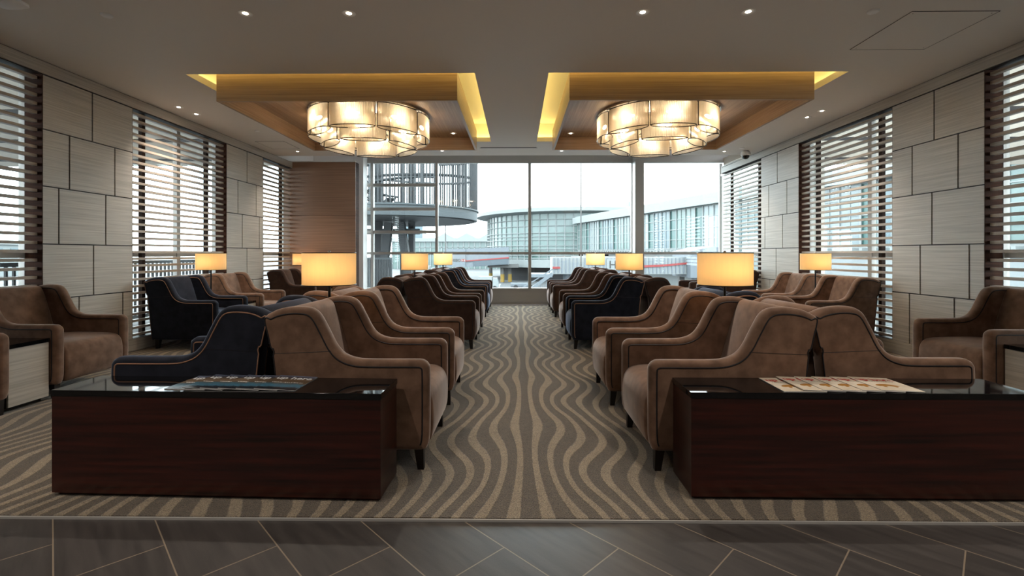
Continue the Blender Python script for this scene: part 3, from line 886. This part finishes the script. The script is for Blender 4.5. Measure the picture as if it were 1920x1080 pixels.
def cover_dark():
    m, nt, b = mat('dark_magazine_cover'); N = nt.nodes; L = nt.links
    tc = N.new('ShaderNodeTexCoord'); sp = N.new('ShaderNodeSeparateXYZ'); L.new(tc.outputs['Object'], sp.inputs[0])
    no = N.new('ShaderNodeTexNoise'); no.inputs['Scale'].default_value = 26; no.inputs['Detail'].default_value = 5; L.new(tc.outputs['Object'], no.inputs['Vector'])
    h = node_math(nt, 'ADD', sp.outputs[1], node_math(nt, 'MULTIPLY', no.outputs[0], .05))
    cr = N.new('ShaderNodeValToRGB'); L.new(node_math(nt, 'MULTIPLY', h, 1/.29), cr.inputs[0])
    E = cr.color_ramp.elements; E[0].position = .0; E[0].color = rgb(24,22,28); E[1].position = 1; E[1].color = rgb(120,128,150)
    for p, c in ((.18, rgb(30,34,40)), (.24, rgb(60,96,116)), (.40, rgb(54,90,108)), (.46, rgb(96,82,66)), (.72, rgb(110,92,74)), (.80, rgb(70,76,92))):
        e = E.new(p); e.color = c
    L.new(cr.outputs[0], b.inputs['Base Color']); b.inputs['Roughness'].default_value = .22
    return m
def cover_cream():
    return noisy('cream_magazine_cover', rgb(205,190,168), rgb(230,220,204), (9,9,9), .4)
M['cov_d'] = cover_dark(); M['cov_c'] = cover_cream()
M['paper'] = simple('magazine_pages', rgb(225,225,225), .6)
M['red_ink'] = simple('red_ink', rgb(186,34,26), .35); M['white_ink'] = simple('white_ink', rgb(235,238,242), .35)
M['tan_ink'] = simple('tan_ink', rgb(168,120,56), .4); M['dark_ink'] = simple('dark_ink', rgb(70,60,60), .4)
def fine_print(parent, mt, x0, y0, length, h, t):
    # a line too small to read in the photograph: short uneven dashes
    m = MB(); x = x0; rnd = random.Random(3)
    while x < x0+length:
        w = rnd.uniform(.004, .014); m.box(x, min(x+w, x0+length), y0, y0+h*rnd.uniform(.7, 1), t, t+.0003); x += w+rnd.uniform(.002, .005)
    m.build('fine_print', mt, parent)
def magazine(x, y, z, rz, kind, label, tilt):
    r = thing('magazine', label, 'magazine', (x, y, z), rz, 'fanned magazines on the %s console' % ('left' if kind == 'd' else 'right'))
    r.rotation_euler = (0, tilt, rz)
    w, h, t = .205, .245, .0035
    m = MB(); m.box(0, w, 0, h, 0, t-.0006); m.build('pages', M['paper'], r)
    m = MB(); m.box(-.0006, w+.0006, -.0006, h+.0006, t-.0006, t); c = m.build('cover', M['cov_d'] if kind == 'd' else M['cov_c'], r)
    if kind == 'd':
        text_obj('title', 'up here', .060, M['white_ink'], c, (.010, .178, t+.0001), (0,0,0), .0003, .0012)
        fine_print(c, M['white_ink'], .025, .115, .16, .007, t)
    else:
        text_obj('title', 'up here', .060, M['red_ink'], c, (.010, .178, t+.0001), (0,0,0), .0003, .0016)
        fine_print(c, M['dark_ink'], .025, .158, .15, .005, t)
        m = MB(); ol = catmull([(.035,.085),(.05,.105),(.085,.115),(.12,.108),(.140,.092),(.146,.078),(.132,.072),(.125,.058),(.114,.058),(.110,.074),(.08,.076),(.074,.056),(.062,.056),(.060,.074),(.045,.07)], 4)
        m.prism(ol, 'z', t+.0001, t+.0004); m.build('bear_picture', M['tan_ink'], c)
    return r
zt0 = .014+.520
mp_ = ['lowest and leftmost', 'second from the left', 'third from the left', 'third from the right', 'second from the right', 'topmost and rightmost']
for k in range(6):
    magazine(-1.735+.090*k, 2.298-.0022*k, zt0+.0008, R(-1.5+random.uniform(-1.5,1.5)), 'd', 'dark-covered magazine on the left console, %s of the fan' % mp_[k], 0 if k == 0 else R(2.3))
for k in range(6):
    magazine(1.285+.0935*k, 2.290, zt0+.0008, R(random.uniform(-1,1)), 'c', 'cream magazine with red title on the right console, %s of the fan' % mp_[k], 0 if k == 0 else R(2.3))
for o in [o for o in bpy.data.objects if o.name.startswith('magazine')]:
    # every copy after the first leans on its left neighbour: raise its left edge a little
    if o.rotation_euler[1] > 0.001: o.location.z += .0083

# ------------------------------------------------------------------ outside
GZ = -3.6
M['apron'] = noisy('apron_asphalt', rgb(54,56,58), rgb(72,73,74), (.06,.2,1), .8)
M['steel_blue'] = simple('blue_grey_steel', rgb(48,54,57), .55, .1)
M['steel_dk'] = simple('dark_steel', rgb(30,33,36), .6)
M['roof_white'] = simple('pale_roof', rgb(112,116,116), .6)
M['soffit_grey'] = simple('grey_soffit', rgb(76,76,75), .7)
M['fac_green'] = noisy('green_glazing', rgb(72,91,87), rgb(89,102,101), (.25,.25,.35), .25)
M['fac_pale'] = noisy('pale_glazing', rgb(94,103,106), rgb(103,111,112), (.3,.3,.3), .25)
M['fac_blue'] = noisy('blue_glazing', rgb(59,76,84), rgb(76,91,96), (.3,.3,.3), .25)
M['fac_teal'] = simple('teal_glazing', rgb(48,76,74), .3)
M['mull'] = simple('pale_mullion', rgb(109,113,113), .5)
M['concrete'] = simple('grey_concrete', rgb(76,75,74), .8)
M['yellow'] = simple('yellow_paint', rgb(120,95,29), .6)
M['dark_under'] = simple('dark_undercroft', rgb(41,41,43), .9)
M['bridge'] = simple('pale_blue_metal', rgb(86,92,98), .5)
M['bridge_dk'] = simple('blue_grey_metal', rgb(60,69,76), .5)
M['bridge_w'] = simple('white_metal', rgb(109,113,114), .5)
M['red'] = simple('red_stripe', rgb(114,30,29), .5)
M['roof_bright'] = simple('white_roof', rgb(118,122,122), .6)
M['far'] = simple('distant_building', rgb(102,108,108), .7)

mb = MB(); mb.box(-400, 400, YG+1.2, 700, GZ-.2, GZ); mb.box(-400, XL-.6, -60, YG+1.2, GZ-.2, GZ); mb.box(XR+1.6, 400, -60, YG+1.2, GZ-.2, GZ)
struct(mb.build('ground', M['apron']), 'grey airport apron outside the windows')
# markings
mb = MB()
for k in range(6): mb.box(-14+k*2.2, -13.6+k*2.2, 66, 76, GZ, GZ+.01)
tag(mb.build('apron_marking', M['roof_white']), 'white painted lines on the apron left of centre', 'painted lines')

# --- spiral stair tower
cx, cy, rr = -4.95, 19.3, 3.3
t = thing('stair_tower', 'round dark steel spiral stair tower with barred railing outside the left window', 'stair tower', (cx, cy, GZ))
def Z(z): return z-GZ
m = MB(); m.lathe((0,0,0), [(.01,Z(2.60)),(rr-.12,Z(2.60)),(rr-.12,Z(2.54)),(rr,Z(2.54)),(rr,Z(2.90)),(rr+.06,Z(2.90)),(rr+.06,Z(2.95)),(.01,Z(2.95))], 96); m.build('deck', M['steel_blue'], t, None, True, 30)
m = MB(); m.cyl((0,0), rr-.14, Z(2.50), Z(2.599), 64); m.build('underside', M['steel_dk'], t)
m = MB()
nb = 150
for k in range(nb):
    a = 2*PI*k/nb; x, y = rr*math.cos(a), rr*math.sin(a)
    m.beam((x, y, Z(2.95)), (x, y, Z(5.6)), .042)
for k in range(10):
    a = 2*PI*k/10+.2; x, y = (rr-.02)*math.cos(a), (rr-.02)*math.sin(a)
    m.beam((x, y, Z(2.95)), (x, y, Z(5.6)), .11)
b_ = m.build('railing', M['steel_dk'], t)
m = MB()
for (z0, turns, rad, ph) in ((3.1, .9, rr-.15, 0), (3.9, .9, rr-.15, 1.8), (3.1, 1.1, 1.5, .5), (4.2, 1.0, 1.5, 2.5), (3.5, 1.0, rr-.1, 3.2)):
    pth = [(rad*math.cos(ph+2*PI*turns*k/60), rad*math.sin(ph+2*PI*turns*k/60), Z(z0+1.5*k/60)) for k in range(61)]
    m.tube(pth, .055, 6)
m.build('handrail', M['steel_dk'], t)
m = MB()
for k in range(26):
    a = 1.0+2*PI*k/26; ca, sa = math.cos(a), math.sin(a); z = Z(3.0+.16*k)
    m.obox((2.2*ca, 2.2*sa, z), (.7*ca, .7*sa, 0), (-.2*sa, .2*ca, 0), (0,0,.03))
m.build('stair_tread', M['steel_dk'], t)['kind'] = 'stuff'
m = MB()
for (x, w) in ((-.75, .28), (.25, .14), (.62, .22)): m.box(x-w/2, x+w/2, -.15, .15, 0, Z(5.6))
m.build('centre_post', M['steel_dk'], t)
m = MB()
for k_, (xt, xb_) in enumerate(((-.15, -.62), (.35, .95), (-1.9, -1.2), (-2.2, -2.7))):
    yy = -.6-.13*k_
    m.beam((xt, yy, Z(2.45)), (xb_, yy, Z(-1.6)), .30); m.beam((xb_, yy, Z(-1.6)), (xb_, yy, 0), .28)
m.beam((-2.6,-.3,Z(2.1)), (1,-.3,Z(2.1)), .22)
m.build('brace', M['steel_dk'], t)
# slatted enclosure below
t = thing('slatted_enclosure', 'tall enclosure of dark vertical slats under the spiral stair tower', 'enclosure', (-4.55, 14.5, GZ))
m = MB()
for k in range(26): m.box(-.65+k*.05, -.62+k*.05, -.06, 0, 0, Z(1.02))
m.build('slats', M['steel_dk'], t)
m = MB(); m.box(-.7, .68, 0, .06, Z(1.0), Z(1.08)); m.box(-.7, -.64, 0, .06, 0, Z(1.0)); m.box(.62, .68, 0, .06, 0, Z(1.0)); m.build('frame', M['steel_blue'], t)

# --- round terminal
cx, cy, rr = 11.0, 97.0, 17.0
t = thing('round_terminal', 'round glass terminal building with wide overhanging pale roof', 'building', (cx, cy, GZ))
m = MB(); m.cyl((0,0), rr, Z(.2), Z(8.1), 96); m.build('glass_facade', M['fac_green'], t)
m = MB()
for k in range(72):
    a = 2*PI*k/72; x, y = (rr+.08)*math.cos(a), (rr+.08)*math.sin(a)
    if y > 3: continue
    m.beam((x,y,Z(.2)), (x,y,Z(8.1)), .16)
for z in (.4, .9, 1.4, 2.0, 2.6, 3.6, 4.2, 4.8, 6.0, 7.1):
    m.tube([((rr+.16)*math.cos(a_), (rr+.16)*math.sin(a_), Z(z)) for a_ in [PI+PI*i/60 for i in range(61)]], .06, 5)
m.build('mullions', M['mull'], t)
m = MB(); m.lathe((0,0,0), [(.01,Z(8.1)),(rr+.3,Z(8.1)),(rr+2.3,Z(8.35)),(rr+2.4,Z(8.95)),(rr-2,Z(9.7)),(.01,Z(10.0))], 96); m.build('roof', M['roof_bright'], t, None, True, 20)
m = MB(); m.lathe((0,0,0), [(.01,Z(.2)),(rr+.9,Z(.2)),(rr+.9,Z(-1.15)),(.01,Z(-1.15))], 96); m.build('floor_slab', M['roof_white'], t)
m = MB(); m.cyl((0,0), rr-2.5, 0, Z(-1.15), 60); m.build('undercroft', M['dark_under'], t)
m = MB(); m.box(9.0, 11.5, -12, -10, Z(9.0), Z(10.6)); m.box(11.8, 14, -12, -10.5, Z(9.0), Z(9.9)); m.build('roof_plant', M['far'], t)

# --- right terminal: runs from (10.2,76) towards (30,12)
A = Vector((9.8, 76.5, 0)); B = Vector((29.5, 13, 0)); D = (B-A); LEN = D.length; D.normalize(); Nn = Vector((-D.y, D.x, 0))
if Nn.x > 0: Nn = -Nn      # outward normal faces the lounge
t = thing('terminal_wing', 'long glass-fronted terminal wing running along the right side outside', 'building', (A.x, A.y, GZ))
def wp(s, off, z): return (D.x*s+Nn.x*off, D.y*s+Nn.y*off, Z(z))
def slab(m, s0, s1, o0, o1, z0, z1):
    c = Vector(wp((s0+s1)/2, (o0+o1)/2, (z0+z1)/2))
    m.obox(c, D*((s1-s0)/2), Nn*((o1-o0)/2), Vector((0,0,(z1-z0)/2)))
m = MB(); slab(m, 0, LEN, -3, 0, -3.6, 1.75); m.build('base_wall', M['roof_white'], t)
m = MB(); slab(m, -.6, LEN, -3, .7, 6.05, 7.0); slab(m, -.6, LEN, -2.5, .2, 7.0, 7.2); m.build('roof_fascia', M['roof_white'], t)
bay = 4.3; k = 0; s = 0
m1 = MB(); m2 = MB(); mm_ = MB()
ms = [MB(), MB(), MB(), MB()]
while s < LEN:
    e = min(LEN, s+bay*.72); slab(ms[k % 3 if k % 3 != 1 else 1], s, e, -.5, 0, 1.75, 6.05)
    e2 = min(LEN, s+bay); slab(ms[3], e, e2, -.5, -.05, 1.75, 6.05)
    for q in (0, .36, .72): slab(mm_, s+bay*q-.06, s+bay*q+.06, 0, .1, 1.75, 6.05)
    for q in (.18, .54): slab(mm_, s+bay*q-.03, s+bay*q+.03, 0, .05, 1.75, 6.05)
    s += bay; k += 1
for z in (1.8, 2.75, 3.85, 4.95, 6.0): slab(mm_, 0, LEN, 0, .06, z-.04, z+.04)
for nm, mt, q in (('glass_facade', 'fac_green', ms[0]), ('pale_glass', 'fac_pale', ms[1]), ('blue_glass', 'fac_blue', ms[2]), ('teal_glass', 'fac_teal', ms[3])):
    if q.v: q.build(nm, M[mt], t)
mm_.build('mullions', M['mull'], t)
# covered walkway with ribbed roof in front of it
t = thing('covered_walkway', 'low ribbed roof of a covered walkway at the foot of the right terminal wing', 'walkway', (A.x, A.y, GZ))
m = MB(); slab(m, 4, LEN-4, .8, 3.2, 1.15, 1.40); slab(m, 4, LEN-4, 1.0, 3.0, -.6, .9); m.build('roof', M['bridge_w'], t)
m = MB(); s = 4
while s < LEN-4: slab(m, s, s+.18, .8, 3.25, 1.40, 1.56); s += .6
m.build('ribs', M['mull'], t)
m = MB(); s = 5
while s < LEN-4: slab(m, s, s+.3, 1.6, 2.2, -3.6, 1.15); s += 8
m.build('support', M['concrete'], t)

# --- far left low terminal
t = thing('distant_terminal', 'distant low glass terminal with pale peaked roof seen left of the round building', 'building', (-22, 150, GZ))
m = MB(); m.box(-18, 20, 0, 10, 0, Z(5.1)); m.build('glass_facade', M['fac_green'], t)
m = MB()
for k in range(22): m.box(-18+k*1.75, -17.7+k*1.75, -.3, 0, 0, Z(5.1))
for z in (1.2, 3.2): m.box(-18, 20, -.3, 0, Z(z), Z(z)+.2)
m.build('mullions', M['mull'], t)
m = MB(); m.box(-18.5, 20.5, -1, 10, Z(5.1), Z(6.2))
for x in (-4, 3, 10): m.prism([(x, Z(6.2)), (x+6, Z(6.2)), (x+3, Z(7.8))], 'y', -1, 8)
m.build('roof', M['roof_white'], t)
m = MB(); m.box(-16, -9, 4, 10, Z(6.2), Z(10.6)); m.build('plant_room', M['fac_blue'], t)

# --- left jet bridge
t = thing('jet_bridge', 'blue-grey jet bridge with red stripe on yellow-footed pillars, left of centre', 'jet bridge', (-12.2, 78, GZ))
S = 78/885.0
def pz(y): return Z(1.2-(y-476)*S)
m = MB(); m.box(0, 3.6, 0, 3, pz(501), pz(467)); m.build('cab', M['bridge'], t)
def quad(m, x0, x1, yt0, yb0, yt1, yb1, ya, yb):
    m.prism([(x0, pz(yb0)), (x1, pz(yb1)), (x1, pz(yt1)), (x0, pz(yt0))], 'y', ya, yb)
m = MB(); quad(m, 3.6, 10.8, 467, 501, 463, 496, .2, 3); m.build('tunnel', M['bridge'], t)
m = MB(); quad(m, 4.9, 10.6, 489, 500, 485, 495, .05, .2); m.build('side_panel', M['bridge_dk'], t)
m = MB(); quad(m, 3.6, 10.8, 488.5, 490.5, 482, 484.5, .0, .2); m.build('stripe', M['red'], t)
text_obj('lettering', 'HSBC', .62, M['black'], t, (1.25, -.02, pz(490.5)), (R(90),0,0), .01, .01)
lw, lh = .62, .40; x0 = 2.95; z0 = pz(490.5)+.02
m = MB()
m.prism([(x0,z0),(x0,z0+lh),(x0-lw/3.3,z0+lh/2)], 'y', -.04, 0)
m.prism([(x0+lw,z0+lh),(x0+lw,z0),(x0+lw*1.3,z0+lh/2)], 'y', -.04, 0)
m.prism([(x0,z0+lh),(x0+lw,z0+lh),(x0+lw/2,z0+lh/2)], 'y', -.04, 0)
m.prism([(x0,z0),(x0+lw/2,z0+lh/2),(x0+lw,z0)], 'y', -.04, 0)
m.build('logo', M['red'], t)
m = MB(); m.prism([(x0,z0),(x0,z0+lh),(x0+lw/2,z0+lh/2)], 'y', -.03, 0); m.prism([(x0+lw,z0),(x0+lw,z0+lh),(x0+lw/2,z0+lh/2)], 'y', -.03, 0); m.build('logo_white', M['roof_white'], t)
for (px_, y_) in ((920, 84), (942, 80), (956, 81)):
    x_ = (px_-970)/885*y_+12.2
    m = MB(); m.cyl((x_, y_-78), .32, 0, Z(-.9), 16); m.cur = 1; m.cyl((x_, y_-78), .34, 0, 1.35, 16)
    m.build('pillar', [M['concrete'], M['yellow']], t)
m = MB(); m.box(7.2, 12.4, 1, 4.5, Z(-1.1), Z(-.55)); m.build('cross_beam', M['concrete'], t)

# --- right jet bridge
t = thing('jet_bridge', 'white corrugated jet bridge with red stripe outside the right window', 'jet bridge', (2.6, 35, GZ))
S2 = 35/885.0
def qz(y): return Z(1.2-(y-476)*S2)
m = MB(); m.box(0, 10.1, 0, 2.6, qz(514), qz(482)); m.build('tunnel', M['bridge_w'], t)
m = MB()
k = 0
while k*.28 < 9.9:
    m.box(.1+k*.28, .2+k*.28, -.06, 0, qz(512), qz(484)); k += 1
m.build('ribs', M['bridge'], t)
m = MB(); m.box(4.0, 6.1, -.09, -.02, qz(507), qz(486)); m.build('sign_board', M['bridge_w'], t)
m = MB(); m.prism([(.0, qz(504)), (.55, qz(504)), (.55, qz(500)), (.0, qz(500))], 'y', -.1, -.06)
m.prism([(6.1, qz(502)), (8, qz(500)), (10.1, qz(495)), (10.1, qz(491.5)), (8, qz(496)), (6.1, qz(498))], 'y', -.1, -.06); m.build('stripe', M['red'], t)
text_obj('lettering', 'HSBC', .80, M['black'], t, (4.15, -.1, qz(503)), (R(90),0,0), .01, .006)
m = MB(); m.box(9.9, 12.3, -.8, 3.2, qz(520), qz(472)); m.prism([(9.8,qz(472)),(12.4,qz(472)),(12.4,qz(468)),(11.5,qz(462)),(10.4,qz(468))], 'y', -.9, 3.3); m.build('cab', M['bridge'], t)
m = MB(); m.cyl((13.1, .8), .5, 0, Z(2.3), 20); m.cyl((11, 1.2), .3, 0, qz(520), 16); m.cyl((1.2, 1.2), .3, 0, qz(514), 16); m.build('column', M['bridge'], t)
m = MB(); m.box(-1.6, 0, 0, 2.6, qz(520), qz(514)); m.beam((-3.6, .1, Z(-2.2)), (0, .1, qz(505)), .08); m.beam((-3.6, .1, Z(-2.9)), (0, .1, qz(513)), .25)
for k in range(8): m.beam((-3.6+k*.45, .1, Z(-2.9)+k*.19), (-3.6+k*.45, .1, Z(-2.2)+k*.24), .04)
m.build('service_stair', M['bridge'], t)

# poles
m = MB(); m.cyl((0,0), .06, 0, Z(7.5), 10, .035); o = m.build('light_mast', M['concrete'], None, ((1089-970)/885*30, 30, GZ)); tag(o, 'tall thin mast outside the central window, right of the middle mullion', 'mast')
m = MB(); m.cyl((0,0), .12, 0, Z(7.0), 10, .06); o = m.build('light_mast', M['concrete'], None, ((835-970)/885*60, 60, GZ)); tag(o, 'thin mast rising behind the left jet bridge', 'mast')
# service vehicles
def vehicle(x, y, name, label, cat, L_, H_, matn, cab=True):
    t = thing(name, label, cat, (x, y, GZ))
    m = MB(); m.box(0, L_*.68, 0, 1.6, .45, H_)
    if cab: m.prism([(L_*.72,.45),(L_,.45),(L_,H_*.55),(L_*.93,H_*.9),(L_*.72,H_*.9)], 'y', 0, 1.6)
    m.box(0, L_, .1, 1.5, .3, .45)
    m.build('body', M[matn], t)
    for wx in (L_*.2, L_*.82):
        w = MB(); pr = [(wx+.3*math.cos(2*PI*i/16), .3+.3*math.sin(2*PI*i/16)) for i in range(16)]; w.prism(pr, 'y', -.05, .25); w.build('wheel', M['dark_under'], t)
    return t
vehicle(-5.1, 62, 'service_truck', 'small white service truck on the apron below the left jet bridge', 'truck', 2.6, 1.8, 'roof_white')
vehicle(-16.5, 70, 'service_truck', 'white truck seen between the legs of the spiral stair tower', 'truck', 5, 3.0, 'roof_white')
vehicle(-.9, 64, 'baggage_trolley', 'low white baggage trolley on the apron below the middle window', 'trolley', 3.4, .8, 'bridge', False)
# railing and far ground strip seen through the left louvers
t = thing('balcony_railing', 'dark picket railing outside the left louver windows', 'railing', (-7.4, 7, -.15))
m = MB(); m.box(-.03, .03, -5, 6, 1.16, 1.22); m.box(-.03, .03, -5, 6, .1, .16); m.build('rail', M['steel_dk'], t)
m = MB()
for k in range(100): m.box(-.015, .015, -5+k*.11, -4.97+k*.11, .16, 1.16)
m.build('pickets', M['steel_dk'], t)
mb = MB(); mb.box(-9.0, XL-.55, 1.5, 13.6, -.3, -.15); tag(mb.build('balcony_deck', M['concrete']), 'grey balcony deck outside the left wall', 'balcony')
t = thing('distant_terminal', 'pale far building low on the horizon outside the left louvers', 'building', (-120, 60, GZ))
m = MB(); m.box(0, 10, -60, 70, 0, Z(3.2)); m.build('wall', M['far'], t)
m = MB(); m.box(-.5, 10.5, -60.5, 70.5, Z(3.2), Z(4.0)); m.build('roof', M['roof_white'], t)
m = MB()
for k in range(40): m.box(10, 10.1, -58+k*3.2, -56.4+k*3.2, Z(.5), Z(2.4))
m.build('windows', M['fac_blue'], t)

# ------------------------------------------------------------------ world
w = bpy.data.worlds.new('world'); SC.world = w; w.use_nodes = True; nt = w.node_tree
bg = nt.nodes['Background']
tc = nt.nodes.new('ShaderNodeTexCoord'); no = nt.nodes.new('ShaderNodeTexNoise'); no.inputs['Scale'].default_value = 2.2; no.inputs['Detail'].default_value = 4
mpn = nt.nodes.new('ShaderNodeMapping'); mpn.inputs['Scale'].default_value = (1,1,4)
nt.links.new(tc.outputs['Generated'], mpn.inputs[0]); nt.links.new(mpn.outputs[0], no.inputs['Vector'])
cr = nt.nodes.new('ShaderNodeValToRGB'); cr.color_ramp.elements[0].color = (.78,.88,.97,1); cr.color_ramp.elements[1].color = (.90,.96,1,1)
nt.links.new(no.outputs[0], cr.inputs[0]); nt.links.new(cr.outputs[0], bg.inputs[0])
bg.inputs[1].default_value = 5.2

SC.view_settings.view_transform = 'Standard'; SC.view_settings.look = 'None'
SC.view_settings.exposure = 1.12; SC.view_settings.gamma = 1; SC.view_settings.use_curve_mapping = False
SC.cycles.max_bounces = 10; SC.cycles.diffuse_bounces = 5; SC.cycles.transparent_max_bounces = 24
SC.cycles.sample_clamp_indirect = 6
